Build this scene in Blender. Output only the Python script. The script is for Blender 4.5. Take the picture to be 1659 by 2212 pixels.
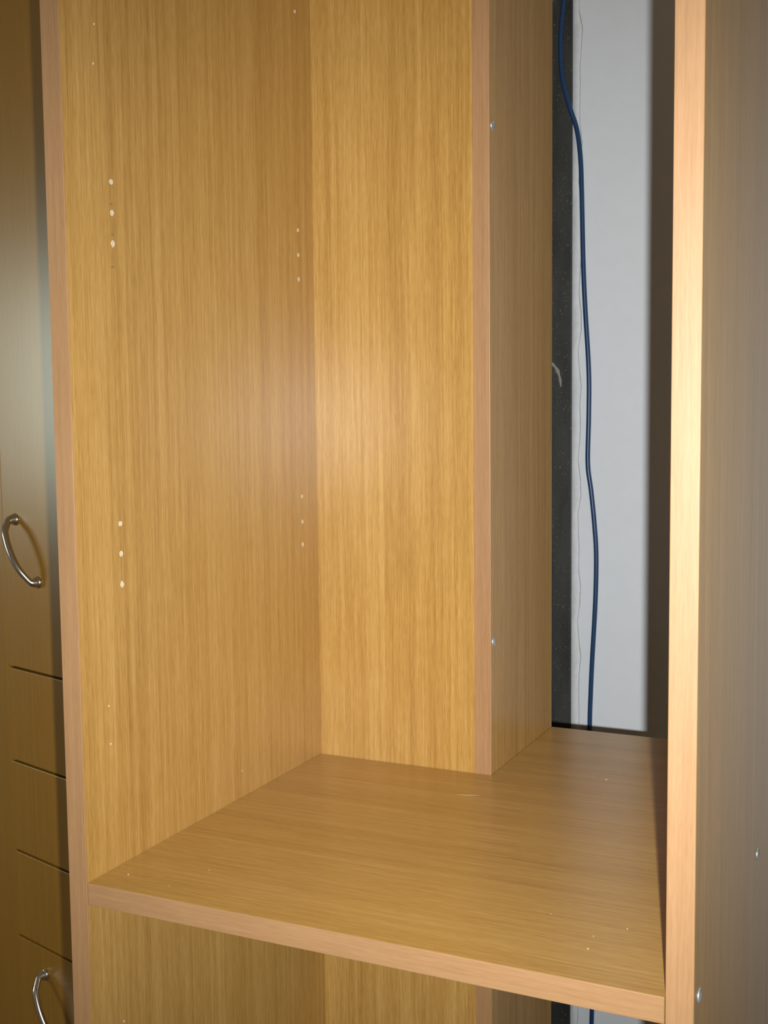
import bpy, bmesh, math, random
from mathutils import Vector, Matrix

random.seed(7)
for o in list(bpy.data.objects):
    bpy.data.objects.remove(o, do_unlink=True)
scene = bpy.context.scene
COL = scene.collection

# ------------------------------------------------------------------ camera, world, lights, exposure
H = 1.0                       # height of the shelf top above the floor (m)
cam_d = bpy.data.cameras.new('camera')
cam = bpy.data.objects.new('camera', cam_d); COL.objects.link(cam)
cam_d.sensor_fit = 'VERTICAL'; cam_d.sensor_height = 36.0; cam_d.lens = 42.37
cam_d.clip_start = 0.02
R = Matrix(((0.9041515, -0.0270295, 0.4263561),
            (0.4270788, 0.0821022, -0.9004793),
            (-0.0106653, 0.9962573, 0.0857765)))
CP = Vector((0.63918, -0.74618, 0.37802 + H))
cam.matrix_world = Matrix.Translation(CP) @ R.to_4x4()
scene.camera = cam

world = bpy.data.worlds.new('world'); scene.world = world
world.use_nodes = True
bg = world.node_tree.nodes['Background']
bg.inputs[0].default_value = (1.0, 0.77, 0.54, 1); bg.inputs[1].default_value = 0.125

# the camera's built-in flash, just right of and below the lens
fl = bpy.data.lights.new('camera_flash', 'SPOT')
fl.energy = 77; fl.color = (1.0, 0.99, 0.98); fl.shadow_soft_size = 0.005
fl.spot_size = math.radians(81); fl.spot_blend = 1.0
flash = bpy.data.objects.new('camera_flash', fl); COL.objects.link(flash)
flash.matrix_world = Matrix.Translation(CP + R @ Vector((0.0255, -0.027, 0.0))) @ R.to_4x4() @ Matrix.Rotation(math.radians(-2), 4, 'Y') @ Matrix.Rotation(math.radians(0.4), 4, 'X')

# daylight from a window on the left of the room
wl = bpy.data.lights.new('window_daylight', 'AREA')
wl.shape = 'RECTANGLE'; wl.size = 0.5; wl.size_y = 0.6; wl.energy = 15; wl.color = (0.88, 1.0, 0.86)
win = bpy.data.objects.new('window_daylight', wl); COL.objects.link(win)
win.location = (-2.6, -0.62, 1.46)
win.rotation_euler = (Vector((-0.33, 0.35, 1.3)) - Vector(win.location)).to_track_quat('-Z', 'Y').to_euler()

scene.view_settings.view_transform = 'Standard'
scene.view_settings.look = 'None'
scene.view_settings.gamma = 1.0
scene.view_settings.use_curve_mapping = False
scene.view_settings.exposure = 0.0


# ------------------------------------------------------------------ materials
def new_mat(name):
    m = bpy.data.materials.new(name); m.use_nodes = True
    nt = m.node_tree
    return m, nt, nt.nodes['Principled BSDF']


def ramp(nt, fac, stops):
    r = nt.nodes.new('ShaderNodeValToRGB')
    el = r.color_ramp.elements
    el[0].position, el[0].color = stops[0][0], (*stops[0][1], 1)
    el[1].position, el[1].color = stops[-1][0], (*stops[-1][1], 1)
    for p, c in stops[1:-1]:
        e = el.new(p); e.color = (*c, 1)
    nt.links.new(fac, r.inputs[0])
    return r.outputs[0]


def math_n(nt, op, a, b):
    n = nt.nodes.new('ShaderNodeMath'); n.operation = op
    for i, v in enumerate((a, b)):
        if isinstance(v, (int, float)): n.inputs[i].default_value = v
        else: nt.links.new(v, n.inputs[i])
    return n.outputs[0]


def noise(nt, vec, scale, detail=2.0, rough=0.5, dist=0.0):
    mp = nt.nodes.new('ShaderNodeMapping'); mp.inputs['Scale'].default_value = scale
    nt.links.new(vec, mp.inputs['Vector'])
    n = nt.nodes.new('ShaderNodeTexNoise'); n.inputs['Scale'].default_value = 1.0
    n.inputs['Detail'].default_value = detail; n.inputs['Roughness'].default_value = rough
    n.inputs['Distortion'].default_value = dist
    nt.links.new(mp.outputs[0], n.inputs['Vector'])
    return n.outputs['Fac']


def wood(name, axis, dark, mid, light, rough=0.28, contrast=1.0, ior=1.58):
    """wood-print laminate, grain along the given axis (0, 1, 2) of the object"""
    m, nt, b = new_mat(name)
    tc = nt.nodes.new('ShaderNodeTexCoord')
    v = tc.outputs['Object']

    def sc(across, along):
        s = [across] * 3; s[axis] = along
        return s
    wide = noise(nt, v, sc(30, 0.5), 2, 0.5)           # broad light and dark bands
    streak = noise(nt, v, sc(190, 2.0), 3, 0.6)        # streaks
    fine = noise(nt, v, sc(560, 16), 2, 0.6, 0.3)      # fine lines
    pore = noise(nt, v, sc(950, 75), 1, 0.5, 0.3)      # short pores
    a = math_n(nt, 'MULTIPLY', wide, 0.22)
    a = math_n(nt, 'ADD', a, math_n(nt, 'MULTIPLY', streak, 0.30))
    a = math_n(nt, 'ADD', a, math_n(nt, 'MULTIPLY', fine, 0.28))
    a = math_n(nt, 'ADD', a, math_n(nt, 'MULTIPLY', pore, 0.20))
    lo, hi = 0.5 - 0.17 / contrast, 0.5 + 0.17 / contrast
    col = ramp(nt, a, [(lo, dark), (0.5, mid), (hi, light)])
    nt.links.new(col, b.inputs['Base Color'])
    b.inputs['Roughness'].default_value = rough
    b.inputs['IOR'].default_value = ior
    bp = nt.nodes.new('ShaderNodeBump'); bp.inputs['Strength'].default_value = 0.08
    bp.inputs['Distance'].default_value = 0.0004
    nt.links.new(fine, bp.inputs['Height']); nt.links.new(bp.outputs[0], b.inputs['Normal'])
    return m


W_D, W_M, W_L = (0.325, 0.173, 0.037), (0.455, 0.264, 0.070), (0.57, 0.368, 0.122)
M_WOOD_V = wood('laminate_vertical_grain', 2, W_D, W_M, W_L, contrast=1.15)
M_WOOD_X = wood('laminate_shelf_grain', 0, W_D, W_M, W_L, rough=0.28)
E_D, E_M, E_L = (0.29, 0.155, 0.065), (0.355, 0.200, 0.090), (0.41, 0.242, 0.118)
M_EDGE_V = wood('edge_band_vertical', 2, E_D, E_M, E_L, rough=0.45)
M_EDGE_X = wood('edge_band_shelf', 0, E_D, E_M, E_L, rough=0.45)
M_WARD = wood('wardrobe_laminate', 2, (0.225, 0.102, 0.009), (0.275, 0.136, 0.015), (0.315, 0.166, 0.023), rough=0.31, contrast=0.7)


def plain(name, col, rough=0.5, metal=0.0, bump=None, ior=1.5, var=0.05):
    m, nt, b = new_mat(name)
    tc = nt.nodes.new('ShaderNodeTexCoord')
    f = noise(nt, tc.outputs['Object'], bump[0] if bump else (60, 60, 60), 3)
    c = ramp(nt, f, [(0.3, tuple(x * (1 - var) for x in col)), (0.7, tuple(min(1, x * (1 + var)) for x in col))])
    nt.links.new(c, b.inputs['Base Color'])
    b.inputs['Roughness'].default_value = rough; b.inputs['Metallic'].default_value = metal
    b.inputs['IOR'].default_value = ior
    if bump:
        bp = nt.nodes.new('ShaderNodeBump'); bp.inputs['Strength'].default_value = bump[1]
        bp.inputs['Distance'].default_value = bump[2]
        nt.links.new(f, bp.inputs['Height']); nt.links.new(bp.outputs[0], b.inputs['Normal'])
    return m


M_WALL = plain('white_wall_paint', (0.845, 0.915, 0.965), 0.75, var=0.012, bump=((55, 55, 55), 0.05, 0.001))
M_PLASTER = plain('plaster_edge', (0.82, 0.88, 0.92), 0.8, bump=((140, 140, 90), 0.2, 0.001))
M_SMEAR = plain('dirty_plaster', (0.30, 0.31, 0.27), 0.9)
M_CABLE = plain('blue_cable_sheath', (0.018, 0.060, 0.150), 0.32)
M_STEEL = plain('screw_steel', (0.62, 0.68, 0.68), 0.35, 0.75)
M_NICKEL = plain('handle_nickel', (0.62, 0.62, 0.58), 0.24, 1.0)
M_CHIP = plain('pale_chipboard', (0.66, 0.60, 0.44), 0.8, bump=((900, 900, 900), 0.5, 0.0005))
M_SCUFF = plain('pencil_grey', (0.26, 0.17, 0.075), 0.7)
M_SCRATCH = plain('pale_scratch', (0.66, 0.50, 0.30), 0.6)
M_DUST = plain('dust_pale', (0.58, 0.50, 0.32), 0.9)
M_CORE = plain('dark_gap', (0.035, 0.028, 0.02), 0.8)
M_FLOOR = wood('floor_laminate', 0, (0.16, 0.09, 0.045), (0.22, 0.13, 0.07), (0.28, 0.17, 0.09), rough=0.4)

# black strip with pale dust specks
M_BLACK, nt, b = new_mat('black_speckled_strip')
tc = nt.nodes.new('ShaderNodeTexCoord')
spk = noise(nt, tc.outputs['Object'], (420, 420, 420), 1, 0.4)
cl = noise(nt, tc.outputs['Object'], (38, 38, 9), 3, 0.6)
base = ramp(nt, cl, [(0.30, (0.020, 0.023, 0.022)), (0.72, (0.048, 0.052, 0.048))])
dots = ramp(nt, spk, [(0.70, (0, 0, 0)), (0.76, (1, 1, 1))])
mx = nt.nodes.new('ShaderNodeMix'); mx.data_type = 'RGBA'
nt.links.new(dots, mx.inputs[0]); nt.links.new(base, mx.inputs[6]); mx.inputs[7].default_value = (0.19, 0.16, 0.09, 1)
nt.links.new(mx.outputs[2], b.inputs['Base Color']); b.inputs['Roughness'].default_value = 0.55


# ------------------------------------------------------------------ mesh helpers
def add_box(bm, lo, hi, bevel=0.0, seg=2):
    g = bmesh.ops.create_cube(bm, size=1.0)
    vs = g['verts']
    for v in vs:
        v.co = Vector([lo[i] + (v.co[i] + 0.5) * (hi[i] - lo[i]) for i in range(3)])
    if bevel:
        es = list({e for v in vs for e in v.link_edges})
        bmesh.ops.bevel(bm, geom=es, offset=bevel, segments=seg, affect='EDGES', profile=0.5)


def add_prism(bm, poly, z0, z1):
    lo = [bm.verts.new((x, y, z0)) for x, y in poly]
    hi = [bm.verts.new((x, y, z1)) for x, y in poly]
    n = len(poly)
    bm.faces.new(lo[::-1]); bm.faces.new(hi)
    for i in range(n):
        bm.faces.new((lo[i], lo[(i + 1) % n], hi[(i + 1) % n], hi[i]))


def smooth_path(pts, sub=6):
    out = []
    P = [Vector(p) for p in pts]
    P = [P[0] * 2 - P[1]] + P + [P[-1] * 2 - P[-2]]
    for i in range(1, len(P) - 2):
        a, b_, c, d = P[i - 1:i + 3]
        for k in range(sub):
            t = k / sub
            out.append(0.5 * ((2 * b_) + (c - a) * t + (2 * a - 5 * b_ + 4 * c - d) * t * t + (3 * b_ - a - 3 * c + d) * t ** 3))
    out.append(P[-2])
    return out


def add_tube(bm, path, rad, n=12, flat=None):
    """rad: number or function of 0..1; flat: (side vector, factor) squashes the section"""
    rings = []
    m = len(path)
    up = Vector((0.31, 0.91, 0.27)).normalized()
    for i, p in enumerate(path):
        t = (path[min(i + 1, m - 1)] - path[max(i - 1, 0)]).normalized()
        s = t.cross(up).normalized(); w = s.cross(t).normalized(); up = w
        r = rad(i / (m - 1)) if callable(rad) else rad
        ring = []
        for k in range(n):
            a = 2 * math.pi * k / n
            q = (s * math.cos(a) + w * math.sin(a)) * r
            if flat:
                q -= flat[0] * (q.dot(flat[0])) * (1 - flat[1])
            ring.append(bm.verts.new(p + q))
        rings.append(ring)
    for a, b_ in zip(rings, rings[1:]):
        for k in range(n):
            bm.faces.new((a[k], a[(k + 1) % n], b_[(k + 1) % n], b_[k]))
    bm.faces.new(rings[0][::-1]); bm.faces.new(rings[-1])


def obj(name, bm, mat, parent=None, smooth=False):
    bmesh.ops.recalc_face_normals(bm, faces=bm.faces)
    me = bpy.data.meshes.new(name); bm.to_mesh(me); bm.free()
    me.materials.append(mat)
    if smooth:
        for p in me.polygons: p.use_smooth = True
    o = bpy.data.objects.new(name, me); COL.objects.link(o)
    o.parent = parent
    return o


def boxo(name, lo, hi, mat, parent=None, bevel=0.0):
    bm = bmesh.new(); add_box(bm, lo, hi, bevel)
    return obj(name, bm, mat, parent, smooth=False)


def inst(name, me, parent, loc, rot=(0, 0, 0), sc=(1, 1, 1)):
    o = bpy.data.objects.new(name, me); COL.objects.link(o)
    o.parent = parent; o.location = loc; o.rotation_euler = rot; o.scale = sc
    return o


def tag(o, label=None, cat=None, kind=None, group=None):
    if label: o['label'] = label
    if cat: o['category'] = cat
    if kind: o['kind'] = kind
    if group: o['group'] = group


def empty(name, loc, rz=0.0):
    o = bpy.data.objects.new(name, None); COL.objects.link(o)
    o.location = loc; o.rotation_euler = (0, 0, rz); o.empty_display_size = 0.1
    return o


# ------------------------------------------------------------------ the room
YW = 1.08
wall = boxo('wall_back', (-2.2, YW, 0), (2.4, YW + 0.12, 2.6), M_WALL)
tag(wall, 'white painted wall seen through the open back of the cabinet', 'wall', 'structure')
flo = boxo('floor', (-2.2, -2.2, -0.05), (2.4, YW, 0), M_FLOOR)
tag(flo, 'brown floor under the cabinets', 'floor', 'structure')

trim = boxo('trim_1', (-0.055, YW - 0.005, 0.0), (0.1005, YW, 2.6), M_BLACK, None, 0.0012)
tag(trim, 'black dusty vertical strip on the wall beside the white paint', 'strip', 'structure')
# a smear of plaster on the black strip
bm = bmesh.new()
pts = [Vector((0.0665, 0, 0.4465)), Vector((0.0735, 0, 0.440)), Vector((0.0785, 0, 0.432)), Vector((0.0820, 0, 0.421)), Vector((0.0835, 0, 0.408))]
add_tube(bm, [p + Vector((0, YW - 0.0052, H)) for p in smooth_path(pts, 5)],
         lambda t: 0.0008 + 0.0026 * math.sin(math.pi * min(1, 0.15 + 0.8 * t)) * (0.8 + 0.3 * math.sin(17 * t)), 8, (Vector((0, 1, 0)), 0.35))
sm = obj('plaster_smear', bm, M_SMEAR, trim, True); sm['label'] = 'pale plaster smear'
# raised plaster edge along the strip
bm = bmesh.new()
n = 90
rows = []
for i in range(n + 1):
    z = 0.02 + 2.55 * i / n
    w = 0.0130 + 0.0035 * math.sin(i * 1.7) * math.sin(i * 0.37 + 1) + random.uniform(-0.0012, 0.0012)
    rows.append([bm.verts.new((0.1003, YW - 0.0002, z)), bm.verts.new((0.1003, YW - 0.0024, z)),
                 bm.verts.new((0.1003 + w * 0.8, YW - 0.0006 - random.uniform(0, 0.0003), z)), bm.verts.new((0.1003 + w, YW - 0.0002, z))])
for a, c in zip(rows, rows[1:]):
    for k in range(4):
        bm.faces.new((a[k], a[(k + 1) % 4], c[(k + 1) % 4], c[k]))
bm.faces.new(rows[0]); bm.faces.new(rows[-1][::-1])
pl = obj('plaster_edge', bm, M_PLASTER, wall, True)

# ------------------------------------------------------------------ the open cabinet
T = 0.018
W = 0.46337                   # clear width between the side panels
XR = T + W                    # inner face of the right side panel
YB = 0.3975                   # front of the boxed-in panel
XB = 0.2167                   # outer face of the boxing's side panel
YR = 0.6035                   # depth
Z0, Z1 = -0.98, 1.10          # relative to the shelf top
BAND = 0.0012

cab = empty('open_cabinet', (0, 0, H))
tag(cab, 'open oak-coloured laminate cabinet without doors or back, with one shelf', 'cabinet')


def upright(x0, x1, y0, y1, name):
    p = boxo(name, (x0, y0 + BAND, Z0), (x1, y1, Z1), M_WOOD_V, cab)
    bm = bmesh.new(); add_box(bm, (x0, y0, Z0), (x1, y0 + BAND, Z1), 0.0005)
    e = obj('edge_band', bm, M_EDGE_V, p); e['label'] = 'pinkish edge band'
    return p


left = upright(0, T, 0, YR, 'side_panel')
right = upright(XR, XR + T, 0, YR, 'side_panel')
part = upright(XB - T, XB, YB, YR, 'partition_panel')
back = boxo('back_panel', (T, YB + 0.0004, Z0), (XB - T, YB + T, Z1), M_WOOD_V, cab)

# the shelf is notched around the boxing
G = 0.0006
bm = bmesh.new()
add_prism(bm, [(T + G, BAND), (XR - G, BAND), (XR - G, YR), (XB + G, YR), (XB + G, YB - G), (T + G, YB - G)], -T, 0)
shelf = obj('shelf', bm, M_WOOD_X, cab)
bm = bmesh.new(); add_box(bm, (T + G, 0.0, -T), (XR - G, BAND, 0), 0.0005)
e = obj('edge_band', bm, M_EDGE_X, shelf); e['label'] = 'pinkish edge band'
# bottom and top boards
for nm, z in (('bottom_panel', Z0), ('top_panel', Z1 - T)):
    bm = bmesh.new()
    add_prism(bm, [(T + G, 0.001), (XR - G, 0.001), (XR - G, YR), (XB + G, YR), (XB + G, YB - G), (T + G, YB - G)], z, z + T)
    obj(nm, bm, M_WOOD_X, cab)


# shelf-pin holes: pale chipped discs, slightly dished, facing +X
def plug_mesh(name, r, seed, tip):
    rnd = random.Random(seed)
    bm = bmesh.new()
    n = 16
    prof = [(1.0, 0.0), (0.94, 0.00028), (0.66, 0.00030), (0.42, 0.00012)]
    jit = [rnd.uniform(0.88, 1.08) for _ in range(n)]
    rings = []
    for f, h in prof:
        ring = []
        for k in range(n):
            a = 2 * math.pi * k / n
            rr = r * f * (jit[k] if f > 0.6 else 1)
            z = math.sin(a) * rr
            if abs(math.sin(a)) > 0.9 and f > 0.9: z *= tip
            ring.append(bm.verts.new((h, math.cos(a) * rr, z)))
        rings.append(ring)
    for a, c in zip(rings, rings[1:]):
        for k in range(n):
            bm.faces.new((a[k], a[(k + 1) % n], c[(k + 1) % n], c[k]))
    bm.faces.new(rings[-1])
    bmesh.ops.recalc_face_normals(bm, faces=bm.faces)
    me = bpy.data.meshes.new(name); bm.to_mesh(me); bm.free(); me.materials.append(M_CHIP)
    return me


plugs = [plug_mesh('pin_hole', 0.0024, s, 1.0 + 0.14 * s) for s in range(3)]
k = 0
for y, zs in ((0.0576, (0.5624, 0.5378, 0.5133)), (0.3645, (0.5628, 0.5375, 0.5127)),
              (0.0566, (0.2854, 0.2604, 0.2348)), (0.3640, (0.2863, 0.2594, 0.2352)), (0.3655, (0.7828,))):
    for z in zs:
        s = 0.95 if y < 0.1 else 0.86
        inst('pin_hole', plugs[k % 3], left, (T, y, z), (random.choice((0, math.pi)), 0, 0), (1, s, s)); k += 1
for y, z, s in ((0.0420, 0.6817, 0.34), (0.0394, 0.6509, 0.36), (0.0344, 0.1372, 0.36), (0.0353, 0.1052, 0.36), (0.0417, -0.1357, 0.34), (0.2352, 0.0262, 0.30)):
    inst('hinge_hole', plugs[k % 3], left, (T, y, z), (0, 0, 0), (1, s, s)); k += 1
# pencil line and small smudges along the front holes
for y0, z0, y1, z1 in ((0.0605, 0.605, 0.0577, 0.566), (0.0577, 0.534, 0.0572, 0.517), (0.0572, 0.509, 0.0565, 0.495), (0.0566, 0.282, 0.0566, 0.263), (0.0566, 0.257, 0.0566, 0.238), (0.0567, 0.310, 0.0566, 0.289)):
    bm = bmesh.new()
    vs = [bm.verts.new((T + 0.00004, y, z)) for y, z in ((y0 - 0.0002, z0), (y0 + 0.0002, z0), (y1 + 0.0002, z1), (y1 - 0.0002, z1))]
    vt = [bm.verts.new((T + 0.0, v.co.y, v.co.z)) for v in vs]
    bm.faces.new(vs)
    for i in range(4): bm.faces.new((vs[i], vs[(i + 1) % 4], vt[(i + 1) % 4], vt[i]))
    obj('pencil_line', bm, M_SCUFF, left)
bm = bmesh.new()
bmesh.ops.create_circle(bm, cap_ends=True, segments=10, radius=0.0021)
for v in bm.verts: v.co = Vector((0, v.co.x, v.co.y * 0.42))
g = bmesh.ops.extrude_face_region(bm, geom=list(bm.faces))
for v in g['geom']:
    if isinstance(v, bmesh.types.BMVert): v.co.x += 0.00005
bmesh.ops.recalc_face_normals(bm, faces=bm.faces)
sme = bpy.data.meshes.new('smudge'); bm.to_mesh(sme); bm.free(); sme.materials.append(M_SCUFF)
for y, z in ((0.0568, 0.5446), (0.0575, 0.5204), (0.0562, 0.4944)):
    inst('smudge', sme, left, (T, y, z), (random.uniform(-0.3, 0.3), 0, 0))

# marks on the shelf: a scratch and crumbs
bm = bmesh.new()
pts = smooth_path([(0.2060, 0.3262, 0), (0.214, 0.3273, 0), (0.222, 0.3298, 0), (0.2300, 0.3322, 0)], 4)
add_tube(bm, pts, lambda t: 0.00015 + 0.00085 * math.sin(math.pi * t), 6, (Vector((0, 0, 1)), 0.12))
obj('scratch', bm, M_SCRATCH, shelf, True)
bm = bmesh.new(); bmesh.ops.create_icosphere(bm, subdivisions=1, radius=0.0008)
for v in bm.verts: v.co *= random.uniform(0.75, 1.2); v.co.z *= 0.5
dme = bpy.data.meshes.new('crumb'); bm.to_mesh(dme); bm.free(); dme.materials.append(M_DUST)
for x, y, s in ((0.3294, 0.4283, 1.5), (0.0379, 0.0276, 1.2), (0.4343, 0.0909, 0.9), (0.4172, 0.048, 1.0), (0.0932, 0.0628, 0.7), (0.4153, 0.0691, 0.7), (0.3761, 0.0932, 0.6), (0.0821, 0.022, 0.6)):
    inst('crumb', dme, shelf, (x, y, 0.0004 * s), (0, 0, random.uniform(0, 3)), (s, s, s))


# screws: dished head with a cross slot, facing +X
def screw_mesh(name, r):
    bm = bmesh.new()
    n = 24
    prof = [(1.0, -0.0005), (1.0, 0.0006), (0.90, 0.0011), (0.80, 0.0006), (0.55, 0.0003)]
    rings = [[bm.verts.new((h, math.cos(2 * math.pi * k / n) * r * f, math.sin(2 * math.pi * k / n) * r * f)) for k in range(n)] for f, h in prof]
    for a, c in zip(rings, rings[1:]):
        for k in range(n): bm.faces.new((a[k], a[(k + 1) % n], c[(k + 1) % n], c[k]))
    bm.faces.new(rings[-1])
    bmesh.ops.recalc_face_normals(bm, faces=bm.faces)
    me = bpy.data.meshes.new(name); bm.to_mesh(me); bm.free(); me.materials.append(M_STEEL)
    for p in me.polygons: p.use_smooth = len(p.vertices) == 4
    return me


smesh = screw_mesh('screw', 0.0048)
for par, x, y, z in ((part, XB, 0.4068, 0.6563), (part, XB, 0.4068, 0.1380), (right, XR + T, 0.0180, -0.003), (right, XR + T, 0.2720, 0.0030)):
    s = inst('screw', smesh, par, (x, y, z)); s['label'] = 'small steel screw head'

# ------------------------------------------------------------------ the blue cable on the wall
cp = [(0.0895, 1.25), (0.0875, 1.10), (0.0885, 1.00), (0.0840, 0.945), (0.0838, 0.905), (0.0868, 0.872), (0.0968, 0.8331), (0.1078, 0.7975), (0.1137, 0.7555),
      (0.1161, 0.700), (0.1186, 0.6022), (0.1218, 0.5319), (0.1280, 0.4328), (0.1283, 0.3617), (0.1271, 0.2901), (0.1325, 0.247), (0.1378, 0.1966),
      (0.1410, 0.146), (0.1399, 0.0731), (0.1351, -0.0227), (0.1331, -0.0747), (0.1318, -0.1269), (0.132, -0.25), (0.139, -0.45), (0.135, -0.70), (0.130, -0.9962)]
path = []
for x, z in cp:
    y = YW - 0.0092 if x < 0.104 else YW - 0.0056
    path.append((x, y, z + H))
bm = bmesh.new(); add_tube(bm, smooth_path(path, 8), 0.0037, 14)
cab_l = obj('cable', bm, M_CABLE, None, True)
tag(cab_l, 'dark blue cable hanging down the white wall behind the cabinet', 'cable')

# ------------------------------------------------------------------ the wardrobe on the left, turned a little
ward = empty('wardrobe', (-0.32, 0.356, 0), math.radians(-16.8))
tag(ward, 'dark yellowish wooden wardrobe with metal bow handles, left of the open cabinet', 'wardrobe')
SR, SL = 0.150, -0.92          # right and left ends along the front
DT = 0.018
GAP = 0.0017
boxo('body', (SL, DT + 0.001, 0.02), (SR, 0.44, 2.25), M_WARD, ward, 0.001)
boxo('plinth', (SL + 0.02, 0.05, 0), (SR - 0.02, 0.42, 0.02), M_CORE, ward)
SV = -0.0985                  # the upright joint


def front(name, x0, x1, z0, z1):
    bm = bmesh.new(); add_box(bm, (x0 + 0.0006, 0, z0 + GAP), (x1 - 0.0006, DT, z1 - GAP), 0.0004, 2)
    return obj(name, bm, M_WARD, ward)


zj = [0.065 + H, -0.0535 + H, -0.1686 + H, -0.2792 + H]
door_u = front('door', SV, SR, zj[0], 2.24)
for a, b_ in zip(zj, zj[1:]):
    front('drawer_front', SV, SR, b_, a)
door_l = front('door', SV, SR, 0.03, zj[3])
front('door', SV - 0.41, SV, 0.03, 2.24)
front('door', SL, SV - 0.41, 0.03, 2.24)


def handle(door, sx, sz):
    """tilted bow handle; (sx, sz) is its upper foot on the door front"""
    ds, dz, out = 0.0453, -0.0728, 0.0205
    prof = [(0.0, 0.0), (0.0, 0.25), (0.02, 0.48), (0.098, 0.72), (0.186, 0.93), (0.34, 1.03), (0.5, 1.05), (0.66, 1.0), (0.79, 0.87), (0.90, 0.66), (0.985, 0.45), (1.0, 0.25), (1.0, 0.0)]
    P = [Vector((sx + a * ds, -o_ * out, sz + a * dz)) for a, o_ in prof]
    ax = Vector((ds, 0, dz)).normalized()
    side = Vector((0, 1, 0)).cross(ax).normalized()
    bm = bmesh.new()
    pth = smooth_path(P, 5)

    def rad(t):
        d = min(t, 1 - t)
        return 0.0034 + (0.0036 * max(0, 1 - d / 0.19)) + 0.0006 * math.sin(math.pi * t)
    add_tube(bm, pth, rad, 14)
    for c in (P[0], P[-1]):       # round feet
        add_tube(bm, [c + Vector((0, 0.0, 0)), c + Vector((0, -0.0014, 0)), c + Vector((0, -0.003, 0))], lambda t: 0.0076 - 0.0012 * t, 16)
    h = obj('handle', bm, M_NICKEL, door, True); h['label'] = 'shiny metal bow handle'
    return h


handle(door_u, -0.0689, 0.2487 + H)
handle(door_l, -0.0384, -0.3133 + H)
